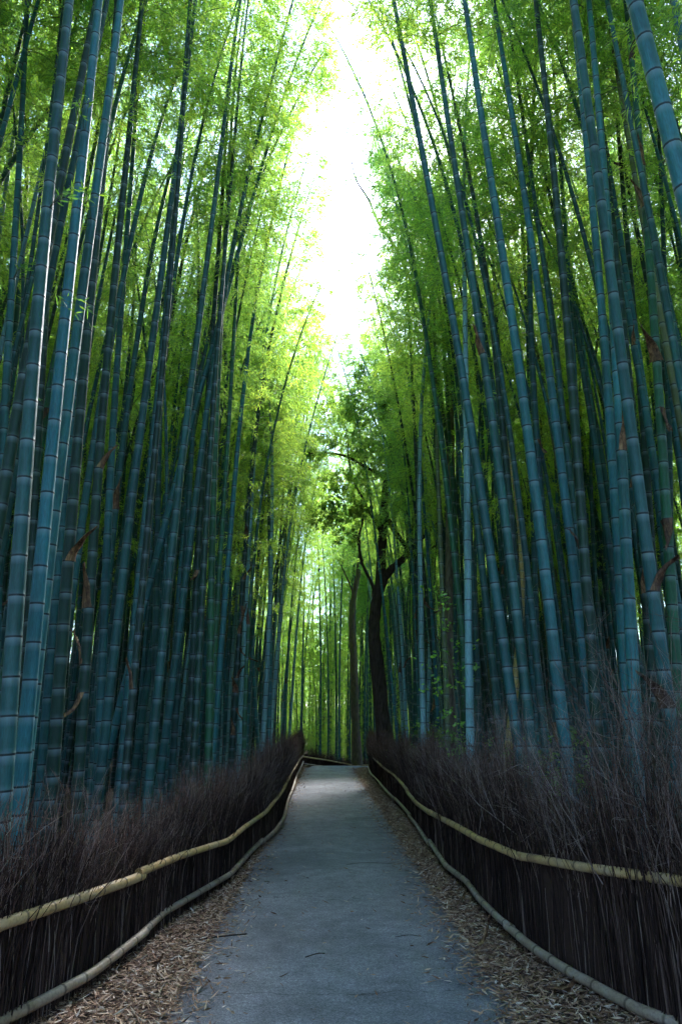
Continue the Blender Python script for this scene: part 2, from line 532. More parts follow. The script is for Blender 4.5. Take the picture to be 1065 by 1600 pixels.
def sheath_mesh(seed):
    """dry culm sheath: a pointed curved scale attached at its wide foot"""
    g = np.random.default_rng(seed)
    mb = MB()
    L, W = g.uniform(.28, .42), g.uniform(.07, .115)
    nu, nv = 8, 5
    tw = g.uniform(-1.2, 1.2); out = g.uniform(.25, .8)
    top, bot = [], []
    for i in range(nu + 1):
        u = i / nu
        w = W * (1 - u ** 1.7) * (1 - .12 * math.sin(u * 9)) + .006
        for j in range(nv):
            s = (j / (nv - 1) - .5) * 2
            th = s * (1.0 - .45 * u)
            rr = .066
            x = rr * math.cos(th) - .004 + out * u ** 2.2 * L * 1.2 + .016 * math.sin(7 * u + 3 * s + seed) * (.3 + u)
            x += .35 * w * s * s * u
            y = w * s * (.62 - .25 * u) + .09 * u * u * math.sin(tw)
            z = L * u * (1 - .25 * out * u) + .02 * math.sin(4 * s + seed * 2) * u
            top.append((x, y, z)); bot.append((x - .003, y * .98, z))
    V = np.array(top + bot); o = len(top)
    F = []
    for i in range(nu):
        for j in range(nv - 1):
            a = i * nv + j; b = a + 1; c = a + nv + 1; d = a + nv
            F.append((a, b, c, d)); F.append((d + o, c + o, b + o, a + o))
        for j in (0, nv - 1):
            a = i * nv + j; d = a + nv
            F.append((a, d, d + o, a + o) if j == 0 else (d, a, a + o, d + o))
    mb.add(V, F)
    return mb.mesh('sheath', [M['sheath']])
SHEATHS = [sheath_mesh(s) for s in range(5)]

def spray_mesh(seed):
    g = np.random.default_rng(seed)
    mb = MB()
    tt = np.linspace(0, 1, 6)
    P, D = [], []
    for b in range(3):
        a = g.normal(0, .5); L = g.uniform(.5, .9)
        pts = np.stack([L * tt * math.cos(a), L * tt * math.sin(a), L * (.25 * tt - .45 * tt ** 2)], 1)
        mb.tube(pts, np.linspace(.004, .0012, 6), 4, 1, False)
        for u in g.uniform(.35, 1, 9):
            P.append([np.interp(u, tt, pts[:, i]) for i in range(3)])
            D.append([math.cos(a) + g.normal(0, .5), math.sin(a) + g.normal(0, .6), -.3 + g.normal(0, .35)])
    n = len(P)
    add_leaves(mb, np.array(P), np.array(D), g.uniform(.09, .16, n), g.uniform(.014, .022, n), mi=0, curl=.12, seg6=True)
    return mb.mesh('leaf_spray', [M['leaf_near'], M['twig']], smooth=False)
SPRAYS = [spray_mesh(s) for s in range(20, 23)]

BLUE = (.026, .112, .114); TEAL = (.018, .076, .068); DARK = (.007, .032, .018); GREEN = (.020, .085, .034); PALE_SKYLIT = (.16, .30, .31); OLIVE = (.13, .15, .06)  # the pale tone has light from the sky gap put into the colour
FIRST = {}
def gap_turn(x, y, lean, H, kind, rot):
    """bamboos beside the path nod away from the open strip of sky above it"""
    s = -1 if x < 0 else 1
    if not 12.5 < y < 18.5: return rot
    if lean > .12: return rot
    top = x + lean * H * .85 + .55 * specs[kind][2] * math.cos(rot)
    lim = -.75 if s < 0 else 1.6
    if (s < 0 and top > lim) or (s > 0 and top < lim):
        return rot + math.pi
    return rot

def bamboo(x, y, lean=(0, 0), r=.055, H=16.0, kind=0, rot=0.0, color=TEAL, label=None, group=None, sheaths=(), sprays=()):
    K = KINDS[kind]
    root = empty('bamboo', (x, y, float(ground_z(x, y))))
    ax = Vector((lean[0], lean[1], 1.0)).normalized()
    q = Vector((0, 0, 1)).rotation_difference(ax) @ Euler((0, 0, rot)).to_quaternion()
    root.rotation_euler = q.to_euler()
    s, h = r / K['r0'], H / K['H']
    c = link('culm', K['culm'], root); c.scale = (s, s, h)
    c.color = (*color, 1)
    w = link('crown', K['crown'], root); w.scale = (s ** .5 * h ** .5, s ** .5 * h ** .5, h)
    # keep the crown on the bent stem
    w.scale = (s, s, h) if .8 < s < 1.3 else w.scale
    tag(w, kind='stuff')
    FIRST.setdefault(kind, (c, w))
    for (z, a, tilt, sc_, up) in sheaths:
        zn = min(K['nodes'], key=lambda n: abs(n * h - z)) * h
        sh = link('sheath', SHEATHS[int(z * 7) % 5], root)
        xx, yy = K['cx'](zn / h)
        rr = K['rad'](zn / h) * s
        a2 = a - rot
        k2 = rr / .058
        tilt, sc_ = tilt * .4, min(sc_, 1.25)
        sh.location = (xx * s, yy * s, zn)
        sh.rotation_euler = Euler((tilt if up else math.pi + tilt, 0, a2))
        sh.scale = (k2 * 1.05, k2 * 1.05 * sc_, sc_)
    for (z, a, sc_) in sprays:
        zn = min(K['nodes'], key=lambda n: abs(n * h - z)) * h
        xx, yy = K['cx'](zn / h)
        sp = link('leaf_spray', SPRAYS[int(z * 5) % 3], root)
        sp.location = (xx * s, yy * s, zn); sp.rotation_euler = (0, 0, a - rot); sp.scale = (sc_ * .75,) * 3
        tag(sp, kind='stuff')
    tag(root, label, 'bamboo', group)
    return root

# key bamboos: x, y, lean, radius, height, kind, colour, label, sheaths (z, azimuth, tilt, size, upright), sprays (z, azimuth, size)
KEY = [
 (-3.45, 7.92, -.113, .0575, 17, 0, BLUE, 'blue-grey bamboo culm at the far left edge of the picture, whole height visible', (), ((5.5, -.5, 1.2), (7.5, -1, 1.2), (9.5, -.3, 1.2))),
 (-5.61, 12.5, -.080, .0575, 17, 1, DARK, 'near-black bamboo culm between the two leftmost blue culms', (), ()),
 (-2.15, 5.16, -.071, .0600, 17, 2, TEAL, 'thickest teal bamboo culm near left edge, pale node rings', (), ((6.2, -.9, 1.0), (5.3, .6, .9))),
 (-3.39, 8.48, -.092, .0575, 16, 1, DARK, 'dark green bamboo culm tucked behind the thickest culm on the left', (), ()),
 (-2.22, 5.52, -.041, .0575, 17, 0, BLUE, 'bright blue bamboo culm, left one of the touching blue trio', (), ((6.4, -.4, 1.0), (7.3, -1.2, 1.0))),
 (-2.47, 6.09, -.010, .0575, 17, 2, BLUE, 'blue bamboo culm in the middle of the touching trio, leaning inward at the top', (), ((7.6, -.2, 1.1), (6.7, -1.4, 1.1))),
 (-3.35, 8.80, -.045, .0575, 17, 2, BLUE, 'slimmest blue bamboo culm, right one of the touching trio', (), ()),
 (-2.42, 6.69, -.044, .0575, 16, 1, DARK, 'dark green bamboo culm with dry sheath, right of the blue trio', ((3.05, -.4, .1, 1.0, True),), ()),
 (-2.76, 9.14, -.068, .0575, 17, 0, BLUE, 'straight blue bamboo culm overlapping a dark one that holds brown sheaths', (), ()),
 (-2.48, 7.55, -.045, .0575, 16, 2, DARK, 'dark bamboo culm hung with large brown sheaths on the left side', ((2.25, -2.9, .5, 1.25, True), (1.95, -2.2, .35, 1.0, False), (2.75, -2.0, .1, 1.2, True), (4.6, -.6, -.4, 1.0, True)), ()),
 (-3.11, 9.90, -.024, .0575, 16, 1, TEAL, 'teal bamboo culm just right of the sheath-hung dark culm', ((4.9, -1.2, .3, 1.2, True), (2.6, -.5, .1, 1.0, False)), ()),
 (-2.55, 11.21, -.074, .0575, 17, 0, TEAL, 'plumb slender teal bamboo culm on the left, crossed by none', (), ()),
 (-2.60, 8.46, .018, .0575, 15, 3, TEAL, 'teal bamboo culm leaning right, left of the plumb slender one', (), ()),
 (-2.20, 9.08, .021, .0575, 15, 3, TEAL, 'stout teal bamboo culm leaning right, in front of a thinner twin', (), ()),
 (-3.13, 11.86, .049, .0575, 15, 3, TEAL, 'thinner teal twin leaning right behind the stout leaning culm', (), ()),
 (-3.36, 10.64, .154, .0575, 18, 2, BLUE, 'long blue-grey bamboo culm leaning far right towards the sky gap', (), ()),
 (-6.25, 16.72, .249, .0575, 14.5, 0, BLUE, 'thin steeply leaning bamboo culm right of the long leaning one', (), ()),
 (-1.71, 14.46, -.011, .0575, 15, 1, PALE_SKYLIT, 'pale culm beside the column of hanging dry sheaths', (), ()),
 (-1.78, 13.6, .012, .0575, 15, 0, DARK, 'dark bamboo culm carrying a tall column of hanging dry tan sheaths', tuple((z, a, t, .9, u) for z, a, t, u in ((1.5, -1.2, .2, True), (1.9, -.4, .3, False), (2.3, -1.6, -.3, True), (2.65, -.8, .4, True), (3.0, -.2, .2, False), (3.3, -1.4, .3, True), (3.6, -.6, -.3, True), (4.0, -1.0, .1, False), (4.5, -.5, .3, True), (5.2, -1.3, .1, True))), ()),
 (-1.48, 16.31, .037, .0575, 15, 1, PALE_SKYLIT, 'pale blue bamboo culm close to the path at mid-distance, left side', (), ()),
 (-1.56, 19.37, .045, .0575, 14, 0, PALE_SKYLIT, 'pale blue bamboo culm nearest the path bend, left side', (), ()),
 (-1.73, 19.71, -.107, .0575, 14, 1, BLUE, 'blue bamboo culm leaning left away from the path at mid-distance', (), ()),
 (-2.76, 15.49, .018, .0575, 16, 2, BLUE, None, (), ()),
 (-2.66, 13.77, -.005, .0575, 16, 0, TEAL, None, (), ()),
 (-2.62, 18.20, -.035, .0575, 16, 1, PALE_SKYLIT, None, (), ()),
 (-7.02, 8.61, .149, .0575, 17, 3, TEAL, 'slanting bamboo culm cutting the top left corner', (), ()),
 (2.14, 7.58, -.077, .0575, 17, 0, TEAL, 'innermost thick bamboo culm on the right, leaning left to the top edge', (), ()),
 (2.23, 7.59, -.042, .0575, 17, 2, TEAL, 'second thick bamboo culm from the path on the right side', ((6.0, -2.6, .2, 1.3, True),), ()),
 (2.35, 6.95, -.025, .0600, 17, 0, BLUE, 'third thick bamboo culm from the path on the right, blue-grey', (), ()),
 (2.88, 7.60, -.017, .0575, 17, 1, BLUE, 'fourth thick bamboo culm from the path on the right, blue-grey', (), ()),
 (2.72, 7.29, .033, .0575, 16, 2, DARK, 'dark green thick bamboo culm behind the fourth blue-grey one', ((3.6, 2.6, .2, .8, True),), ()),
 (4.40, 10.34, .013, .0575, 17, 1, TEAL, 'slender teal bamboo culm right of the dark green thick one', (), ()),
 (2.96, 7.19, .062, .0575, 17, 2, BLUE, 'left one of two thick blue-grey culms standing side by side, right', (), ((9.0, 2.5, 1.2),)),
 (2.85, 6.80, .079, .0600, 17, 0, BLUE, 'right one of two thick blue-grey culms standing side by side', ((4.35, -1.2, .1, 1.2, True),), ()),
 (4.35, 8.67, .027, .0575, 17, 0, BLUE, 'blue bamboo culm with sheath, leaning left near top right', ((10.5, -.8, .4, 1.2, False),), ((9.5, 2.9, 1.2),)),
 (4.60, 8.67, .054, .0575, 17, 1, BLUE, 'slim blue bamboo culm left of the sheath-hung green one, near right edge', (), ()),
 (2.43, 3.36, -.044, .0620, 17, 2, BLUE, 'closest bamboo culm, broad pale blue, cutting the top right corner', (), ()),
 (3.46, 7.21, .080, .0575, 17, 2, GREEN, 'green bamboo culm hung with big grey-brown sheaths near right edge', ((5.9, -2.2, .1, 1.6, True), (5.3, -.9, -.2, 1.2, False), (3.95, -2.2, .5, 1.4, False), (7.9, -2.4, .2, 1.3, True), (8.6, -1.6, .1, 1.2, True), (10.4, -2.0, -.2, 1.3, True)), ()),
 (3.67, 8.16, .067, .0575, 16, 1, DARK, 'dark green bamboo culm with small sheath, low right', ((3.2, -2.0, .6, .9, True),), ()),
 (4.19, 9.18, .084, .0575, 16, 0, DARK, 'dark green bamboo culm left of the rightmost green one', (), ()),
 (2.84, 13.76, -.037, .0575, 17, 0, BLUE, 'slender blue bamboo culm leaning left beside the sky gap', (), ()),
 (2.80, 13.71, .029, .0575, 16, 1, BLUE, 'slender blue bamboo culm standing upright right of the leaning slender one', (), ()),
 (3.51, 14.61, -.083, .0575, 17, 2, DARK, 'dark slender bamboo culm leaning left behind the slender blue one', (), ()),
 (2.89, 21.26, .001, .0575, 15, 1, PALE_SKYLIT, 'pale thin bamboo culm right of the dark-trunked tree', (), ()),
 (1.83, 13.68, .011, .0575, 15, 0, PALE_SKYLIT, 'pale blue bamboo culm closest to the right fence, beside the dark tree', (), ()),
 (2.66, 19.81, .085, .0575, 15, 1, PALE_SKYLIT, None, (), ()),
 (2.71, 16.05, .020, .0575, 16, 0, TEAL, None, (), ()),
 (2.74, 14.35, .018, .0575, 16, 2, GREEN, None, (), ()),
 (2.70, 12.95, .039, .0575, 16, 1, TEAL, None, (), ()),
 (3.37, 11.74, .069, .0575, 16, 0, TEAL, None, (), ()),
 (3.20, 12.39, .047, .0575, 16, 2, DARK, None, (), ()),
 (-2.35, 10.2, .052, .0575, 17.5, 0, TEAL, None, (), ()),
 (-1.95, 12.4, .02, .055, 17, 0, BLUE, None, (), ()),
 (2.5, 10.0, -.042, .055, 17.5, 0, TEAL, None, (), ()),
 (2.35, 11.4, -.03, .055, 17.5, 1, GREEN, None, (), ()),
 (4.33, 9.53, .159, .0575, 16, 1, TEAL, 'teal bamboo culm slanting right at the right edge', (), ()),
]
SIDE_LABEL = {
 -1: ('slender bamboo culm in the crowded grove behind the left brushwood fence', 'bamboos crowding behind the left fence'),
  1: ('slender bamboo culm in the crowded grove behind the right brushwood fence', 'bamboos crowding behind the right fence')}
placed = []
for (x, y, ln, r, H, kd, cl_, lab, sh, sp) in KEY:
    sgn = -1 if x < 0 else 1
    rot = (0 if x < 0 else math.pi) + random.uniform(-.9, .9)
    if abs(ln) < .039 or x < -3: rot = gap_turn(x, y, ln, H, kd, rot)
    if lab is None: lab, grp = SIDE_LABEL[sgn]
    else: grp = None
    if y < 9.3 and abs(ln) < .14: kd, H = 6, 18.0      # the nearest culms stay bare well above the frame
    bamboo(x, y, (ln, random.uniform(-.015, .015)), r, H, kd, rot, cl_, lab, grp, sh, sp)
    placed.append((x, y))

LF = ([-6, 0, 4.3, 5.0, 5.8, 7.1, 8.1, 9.3, 11.5, 15.3, 24.5, 34], [-2.1, -2.0, -1.72, -1.48, -1.36, -1.2, -1.0, -.93, -.80, -.80, -.97, -1.1])
RF = ([-6, 0, 4.3, 4.9, 5.6, 6.3, 7.7, 8.6, 9.8, 12, 14.9, 24.4, 30.6], [2.6, 2.4, 1.94, 1.7, 1.5, 1.41, 1.41, 1.35, 1.40, 1.48, 1.52, 1.56, 1.68])
def fence_x(s, y): return float(np.interp(y, *(LF if s < 0 else RF)))

palette = [BLUE, TEAL, TEAL, TEAL, DARK, DARK, GREEN, PALE_SKYLIT, OLIVE]
def try_place(n, sgn, fn, dmin, want):
    got = 0
    for _ in range(n):
        x, y = fn()
        if any((x - a) ** 2 + (y - b) ** 2 < dmin ** 2 for a, b in placed): continue
        placed.append((x, y)); got += 1
        yield x, y
        if got >= want: return
for sgn in (-1, 1):
    def spot():
        y = 5.2 + 29 * random.random() ** 1.05
        d = .5 + 5.2 * random.random() ** 1.15
        return fence_x(sgn, y) + sgn * (d + (.6 if y < 9 else 0)), y
    for x, y in try_place(6000, sgn, spot, .50, 122):
        if y > 27 and sgn > 0 and np.min((PATH[:, 0] - x) ** 2 + (PATH[:, 1] - y) ** 2) < 2.2 ** 2: continue      # the path leaves here
        kd = random.choices([0, 1, 2, 3, 4], [3, 3, 3, 2, 2])[0]
        if y < 11: kd = random.choice([6, 6, 6, 0])
        H = KINDS[kd]['H'] * random.uniform(.92 if y < 11 else .88, 1.06)
        rot = (0 if sgn < 0 else math.pi) + random.gauss(0, 1.0)
        pal = random.choice(palette if y < 10 else [PALE_SKYLIT, PALE_SKYLIT, BLUE, BLUE, BLUE, TEAL, TEAL, GREEN, DARK, OLIVE])  # farther culms more often pale: gap light painted into their colour
        shs = tuple((random.uniform(1.5, 7), random.uniform(-2.4, -.6), random.uniform(-.4, .4), random.uniform(.8, 1.2), random.random() < .6) for _ in range(random.choice([0, 0, 1, 1, 2])))
        hue = {BLUE: 'blue-grey', TEAL: 'teal', DARK: 'dark green', GREEN: 'green', PALE_SKYLIT: 'pale', OLIVE: 'olive'}[pal]
        dist = 'nearest stretch' if y < 10 else 'middle stretch' if y < 19 else 'far stretch'
        row = 'front row' if abs(x) - abs(fence_x(sgn, y)) < 2 else 'back rows'
        sd_ = 'left' if sgn < 0 else 'right'
        lab = '%s%s bamboo%s, %s behind the %s fence, %s' % ('slim ' if kd == 4 else '', hue, ' with dry sheath' if shs else '', row, sd_, dist)
        grp = '%s bamboos, %s, %s of %s fence' % (hue, row, dist, sd_)
        lx = random.gauss(-sgn * .004, .022)
        if y < 19 and abs(x + lx * H) < 2.2: lx = sgn * abs(lx)
        if y > 21: lx = -sgn * random.uniform(.01, .09); rot = (0 if sgn < 0 else math.pi) + random.gauss(0, .45)
        rot = gap_turn(x, y, lx, H, kd, rot)
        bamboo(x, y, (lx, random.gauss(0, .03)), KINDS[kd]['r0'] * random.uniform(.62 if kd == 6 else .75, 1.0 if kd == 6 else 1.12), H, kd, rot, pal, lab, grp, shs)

# the far grove: past counting, one mass of the same bamboo
def grove(name, pts, label):
    me = bpy.data.meshes.new(name)
    me.from_pydata([(p[0], p[1], p[2]) for p in pts], [], [])
    for a, t, i in (('variant', 'INT', 3), ('turn', 'FLOAT', 4), ('size', 'FLOAT', 5)):
        at = me.attributes.new(a, t, 'POINT')
        at.data.foreach_set('value', np.array([p[i] for p in pts], dtype=np.int32 if t == 'INT' else np.float32))
    o = link(name, me)
    o.color = (*TEAL, 1)
    ng = bpy.data.node_groups.new(name, 'GeometryNodeTree')
    ng.interface.new_socket('Geometry', in_out='INPUT', socket_type='NodeSocketGeometry')
    ng.interface.new_socket('Geometry', in_out='OUTPUT', socket_type='NodeSocketGeometry')
    gi = ng.nodes.new('NodeGroupInput'); go = ng.nodes.new('NodeGroupOutput')
    jn = ng.nodes.new('GeometryNodeJoinGeometry')
    def attr(nm, ty):
        a = ng.nodes.new('GeometryNodeInputNamedAttribute'); a.data_type = ty
        a.inputs[0].default_value = nm
        return a.outputs[0]
    m2p = ng.nodes.new('GeometryNodeMeshToPoints'); ng.links.new(gi.outputs[0], m2p.inputs[0])
    cxyz = ng.nodes.new('ShaderNodeCombineXYZ'); ng.links.new(attr('turn', 'FLOAT'), cxyz.inputs[2])
    for kd, (c, w) in sorted(FIRST.items()):
        for ob, code in ((c, kd), (w, kd), (c, kd + 100)):
            cmp_ = ng.nodes.new('FunctionNodeCompare'); cmp_.data_type = 'INT'; cmp_.operation = 'EQUAL'
            ng.links.new(attr('variant', 'INT'), cmp_.inputs[2]); cmp_.inputs[3].default_value = code
            oi = ng.nodes.new('GeometryNodeObjectInfo'); oi.inputs[0].default_value = ob
            oi.transform_space = 'ORIGINAL'; oi.inputs[1].default_value = True
            ip = ng.nodes.new('GeometryNodeInstanceOnPoints')
            ng.links.new(m2p.outputs[0], ip.inputs['Points']); ng.links.new(oi.outputs['Geometry'], ip.inputs['Instance'])
            ng.links.new(cmp_.outputs[0], ip.inputs['Selection'])
            ng.links.new(cxyz.outputs[0], ip.inputs['Rotation']); ng.links.new(attr('size', 'FLOAT'), ip.inputs['Scale'])
            ng.links.new(ip.outputs[0], jn.inputs[0])
    ng.links.new(jn.outputs[0], go.inputs[0])
    md = o.modifiers.new('scatter', 'NODES'); md.node_group = ng
    tag(o, label, 'bamboo grove', None, 'stuff')
    return o

# a low bushy bamboo, so that every kind exists as an individual too
bamboo(-7.5, 12.5, (0.02, 0), .028, 8.5, 5, .3, GREEN, 'short bushy young bamboo deep in the left grove', None)

def far_points(n, box, dmin, keep, kinds):
    pts = []
    cells = {}
    for _ in range(n):
        x = random.uniform(box[0], box[1]); y = random.uniform(box[2], box[3])
        if not keep(x, y): continue
        c = (int(x / dmin), int(y / dmin))
        if any((x - a) ** 2 + (y - b) ** 2 < dmin ** 2 for i in (-1, 0, 1) for j in (-1, 0, 1) for a, b in cells.get((c[0] + i, c[1] + j), ())): continue
        cells.setdefault(c, []).append((x, y))
        pts.append((x, y, float(ground_z(x, y)), random.choice(kinds), random.uniform(0, 6.28), random.uniform(.85, 1.12)))
    return pts
def clear_path(x, y):
    if y < 31: return not -1.8 < x < 2.4
    if y > 31 and x > -1.6 and x < 2.6 and y < 36.4: return False
    return np.min((PATH[:, 0] - x) ** 2 + (PATH[:, 1] - y) ** 2) > 2.6 ** 2
def side_zone(x, y):
    if not clear_path(x, y): return False
    s = -1 if x < 0 else 1
    if 4.5 < y < 34.5: return abs(x) > abs(fence_x(s, y)) + 5.4 and abs(x) < .55 * y + 16
    if y <= 4.5: return 2.7 < abs(x) < 14 and not (y > .5 and abs(x) < 2.9)
    return abs(x) < 34
def back_rows(x, y):
    s = -1 if x < 0 else 1
    return 3 < y < 34 and clear_path(x, y) and abs(fence_x(s, y)) + 4.6 < abs(x) < abs(fence_x(s, y)) + 10 and abs(x) < .55 * y + 5
def beyond_rows(x, y):
    s = -1 if x < 0 else 1
    return side_zone(x, y) and not back_rows(x, y)
pts = far_points(9000, (-14, 14, 3, 34), .72, back_rows, [0, 1, 2, 3, 4, 4])
pts += far_points(4000, (-26, 26, -10, 34), 1.05, beyond_rows, [0, 1, 2, 3, 4, 4, 5])
pts += far_points(1300, (-24, 24, 34, 52), 1.2, side_zone, [0, 1, 2, 3, 4, 5])
pts += far_points(400, (0, 11, 37, 48), 1.25, side_zone, [0, 1, 2])  # extra tall bamboos, added to keep the sun off the path's far end
pts += far_points(400, (1.6, 7, 37.2, 47), .8, side_zone, [0, 1, 2])  # denser, mostly hidden stand, added to block the sun patch before the bend
pts += far_points(400, (-6, 8, 39, 52), 1.15, side_zone, [5])
def whole_rows(x, y):
    s = -1 if x < 0 else 1
    return 8 < y < 32 and clear_path(x, y) and abs(fence_x(s, y)) + 1.3 < abs(x) < abs(fence_x(s, y)) + 9 and abs(x) < .52 * y
pts += far_points(3000, (-14, 14, 8, 32), .68, whole_rows, [103, 104, 104, 101])
pts += far_points(1300, (-18, 18, 50, 88), 1.1, side_zone, [3, 4, 5, 5, 5])
print('far bamboos', len(pts))
grove('far_grove', pts, 'distant mass of bamboo filling the grove beyond the near culms')

# ------------------------------------------------------------------ brushwood fences
def brush_mesh(seed, n=380, ntip=330):
    """one metre run of upright twigs, unit height 1 with wispy splayed tops"""
    g = np.random.default_rng(seed)
    mb = MB()
    for i in range(n):
        x = g.uniform(-.02, 1.02); y = g.uniform(-.055, .055)
        h = g.uniform(.70, 1.0)
        t = np.array([0, .3, .55, .8, 1.0])
        sx, sy = g.normal(0, .05), g.normal(0, .03)
        kx, ky = g.normal(0, .09), g.normal(0, .10)
        wob = g.normal(0, .006, (5, 2))
        pts = np.stack([x + sx * t + kx * t ** 3 + wob[:, 0], y + sy * t * .5 + ky * t ** 4 + wob[:, 1], -.02 + h * t], 1)
        r = g.uniform(.0022, .0052) * (1.7 if g.random() < .15 else 1)
        mb.tube(pts, r * np.array([1, .95, .85, .6, .3]), 3, 0, False)
    for i in range(ntip):
        x = g.uniform(0, 1); y = g.uniform(-.07, .07); z0 = g.uniform(.45, .82)
        L = g.uniform(.2, .52)
        a = g.uniform(0, 6.28); tl = abs(g.normal(.12, .28))
        t = np.array([0, .35, .7, 1.0])
        cx_, cy_ = math.cos(a) * tl, math.sin(a) * tl * .9
        pts = np.stack([x + L * cx_ * t ** 1.4 + g.normal(0, .006, 4), y + L * cy_ * t ** 1.4 + g.normal(0, .006, 4), z0 + L * t * math.cos(min(tl, 1.2))], 1)
        mb.tube(pts, g.uniform(.0015, .0034) * np.array([1, .8, .6, .3]), 3, 1, False)
        if g.random() < .5:
            b = pts[2]; q = np.array([g.normal(0, .07), g.normal(0, .07), g.uniform(.04, .14)])
            mb.tube(np.stack([b, b + q * .6, b + q]), np.array([.0014, .0011, .0006]), 3, 1, False)
    return mb.mesh('brush_panel', [M['brush'], M['brush_tip']])
BRUSH = [brush_mesh(s) for s in range(100, 105)]

def resample(P, step):
    P = np.asarray(P, float)
    d = np.concatenate([[0], np.cumsum(np.linalg.norm(np.diff(P[:, :2], axis=0), axis=1))])
    n = max(2, int(round(d[-1] / step)) + 1)
    q = np.linspace(0, d[-1], n)
    return np.stack([np.interp(q, d, P[:, i]) for i in range(P.shape[1])], 1)

def rail(parent, name, P, r=.030, seed=0):
    """bamboo pole bound along the fence, in lengths that overlap a little"""
    g = np.random.default_rng(seed)
    Q = resample(P, .05)
    # soften corners, keep a hand-made wander
    for _ in range(2): Q[1:-1] = (Q[:-2] + 2 * Q[1:-1] + Q[2:]) / 4
    n = len(Q); i = 0
    while i < n - 4:
        m = min(n, i + int(g.uniform(60, 95)))
        if n - m < 25: m = n
        S = Q[max(0, i - 3):m]
        mb = MB(); rr = r * g.uniform(.92, 1.08)
        pts, rad_, dk = [], [], []
        nxt = int(g.uniform(2, 6))
        tp = g.choice([-1, 1])
        for j, p in enumerate(S):
            f = 1 + tp * .12 * (j / len(S) - .5)
            if j == nxt and 0 < j < len(S) - 1:
                t = S[j + 1] - S[j - 1]; t /= np.linalg.norm(t)
                for dz, fr, d_ in ((-.012, 1, 0), (-.004, 1.0, .9), (.002, 1.09, 1), (.009, 1.07, .3), (.018, 1, 0)):
                    pts.append(p + t * dz); rad_.append(rr * f * fr); dk.append(d_)
                nxt += int(g.uniform(4, 7.5))
            else:
                pts.append(p); rad_.append(rr * f); dk.append(0)
        A = np.array(pts); u_ = np.linspace(0, 1, len(A))
        A = A + g.normal(0, .008, 3)[None] * np.array([1, .3, 1.3]) + np.outer(np.sin(u_ * 3.14), g.normal(0, .012, 3))
        mb.tube(A, rad_, 10, 0, True, dark=dk)
        link(name, mb.mesh(name, [M['rail' if name == 'top_rail' else 'rail_low']]), parent)
        i = m

def fence(plan, hts, top, bot, label, side, seed, core_h=.62):
    """plan: polyline xy; hts: brush height along it; top/bot: rail polylines xyz; side: +1/-1 the face the rails are on"""
    g = np.random.default_rng(seed)
    root = empty('brushwood_fence', (plan[0][0], plan[0][1], float(ground_z(*plan[0]))))
    inv = Matrix.Translation(-root.location)
    P = resample(np.array([(a, b, h) for (a, b), h in zip(plan, hts)]), 1.0)
    Q = resample(np.array([(a, b, h) for (a, b), h in zip(plan, hts)]), .5)
    for i in range(len(P) - 1):
        a, b = P[i], P[i + 1]
        d = b[:2] - a[:2]; L = np.linalg.norm(d)
        za, zb = float(ground_z(a[0], a[1])), float(ground_z(b[0], b[1]))
        o = link('brush_panel', BRUSH[int(g.integers(5))], root)
        o.location = Vector((a[0], a[1], min(za, zb))) - root.location
        ang = math.atan2(d[1], d[0])
        if g.random() < .5:
            o.location = Vector((b[0], b[1], min(za, zb))) - root.location; ang += math.pi
        o.rotation_euler = (0, 0, ang)
        o.scale = (L * 1.02, 1, (a[2] + b[2]) / 2 * g.uniform(.86, 1.10))
        tag(o, kind='stuff')
    # dark woven core inside the twigs
    mb = MB(); V = []
    for q in Q:
        z = float(ground_z(q[0], q[1]))
        V += [(q[0], q[1], z - .03), (q[0], q[1], z + core_h * q[2])]
    V = np.array(V); n = len(Q)
    t = np.gradient(Q[:, :2], axis=0); t /= np.linalg.norm(t, axis=1)[:, None]
    nn = np.repeat(np.stack([t[:, 1], -t[:, 0], np.zeros(n)], 1), 2, 0) * .018
    VV = np.concatenate([V + nn, V - nn]) - np.array(root.location)
    F = []
    for i in range(n - 1):
        a = 2 * i
        F += [(a, a + 2, a + 3, a + 1), (2 * n + a + 1, 2 * n + a + 3, 2 * n + a + 2, 2 * n + a), (a + 1, a + 3, 2 * n + a + 3, 2 * n + a + 1)]
    mb.add(VV, F)
    link('core', mb.mesh('core', [M['brush']], smooth=False), root)
    for nm, T, sd2 in (('top_rail', top, 1), ('bottom_rail', bot, 2)):
        rail(root, nm, np.array(T) - np.array(root.location), seed=seed + sd2)
    tag(root, label, 'fence')
    return root

def twig_spray_mesh(seed):
    """a dead branching spray of fine twigs, 1 m tall"""
    g = np.random.default_rng(seed)
    mb = MB()
    def grow(p, d, L, r, depth):
        n = 5
        pts = [p]
        for i in range(n):
            d = d + g.normal(0, .10, 3) + np.array([0, 0, .03]); d /= np.linalg.norm(d)
            pts.append(pts[-1] + d * L / n)
        mb.tube(np.array(pts), np.linspace(r, r * .45, n + 1), 4 if depth == 0 else 3, 0, False)
        if depth < 2:
            for k in range(int(g.integers(3, 6))):
                i = int(g.integers(2, n + 1))
                q = d + g.normal(0, .5, 3); q /= np.linalg.norm(q)
                grow(pts[i], q, L * g.uniform(.35, .65), r * .55, depth + 1)
    for k in range(9):
        d = np.array([g.normal(0, .35), g.normal(0, .28), 1.0]); d /= np.linalg.norm(d)
        grow(np.array([g.normal(0, .1), g.normal(0, .04), 0]), d, g.uniform(.5, .85), g.uniform(.0025, .0042), 0)
    return mb.mesh('twig_spray', [M['spray']])
M['spray'] = mat_dry('grey_twig', [(0, (.05, .028, .019)), (.5, (.12, .076, .056)), (1, (.30, .23, .19))], .85)
TWIGS = [twig_spray_mesh(s) for s in range(300, 306)]
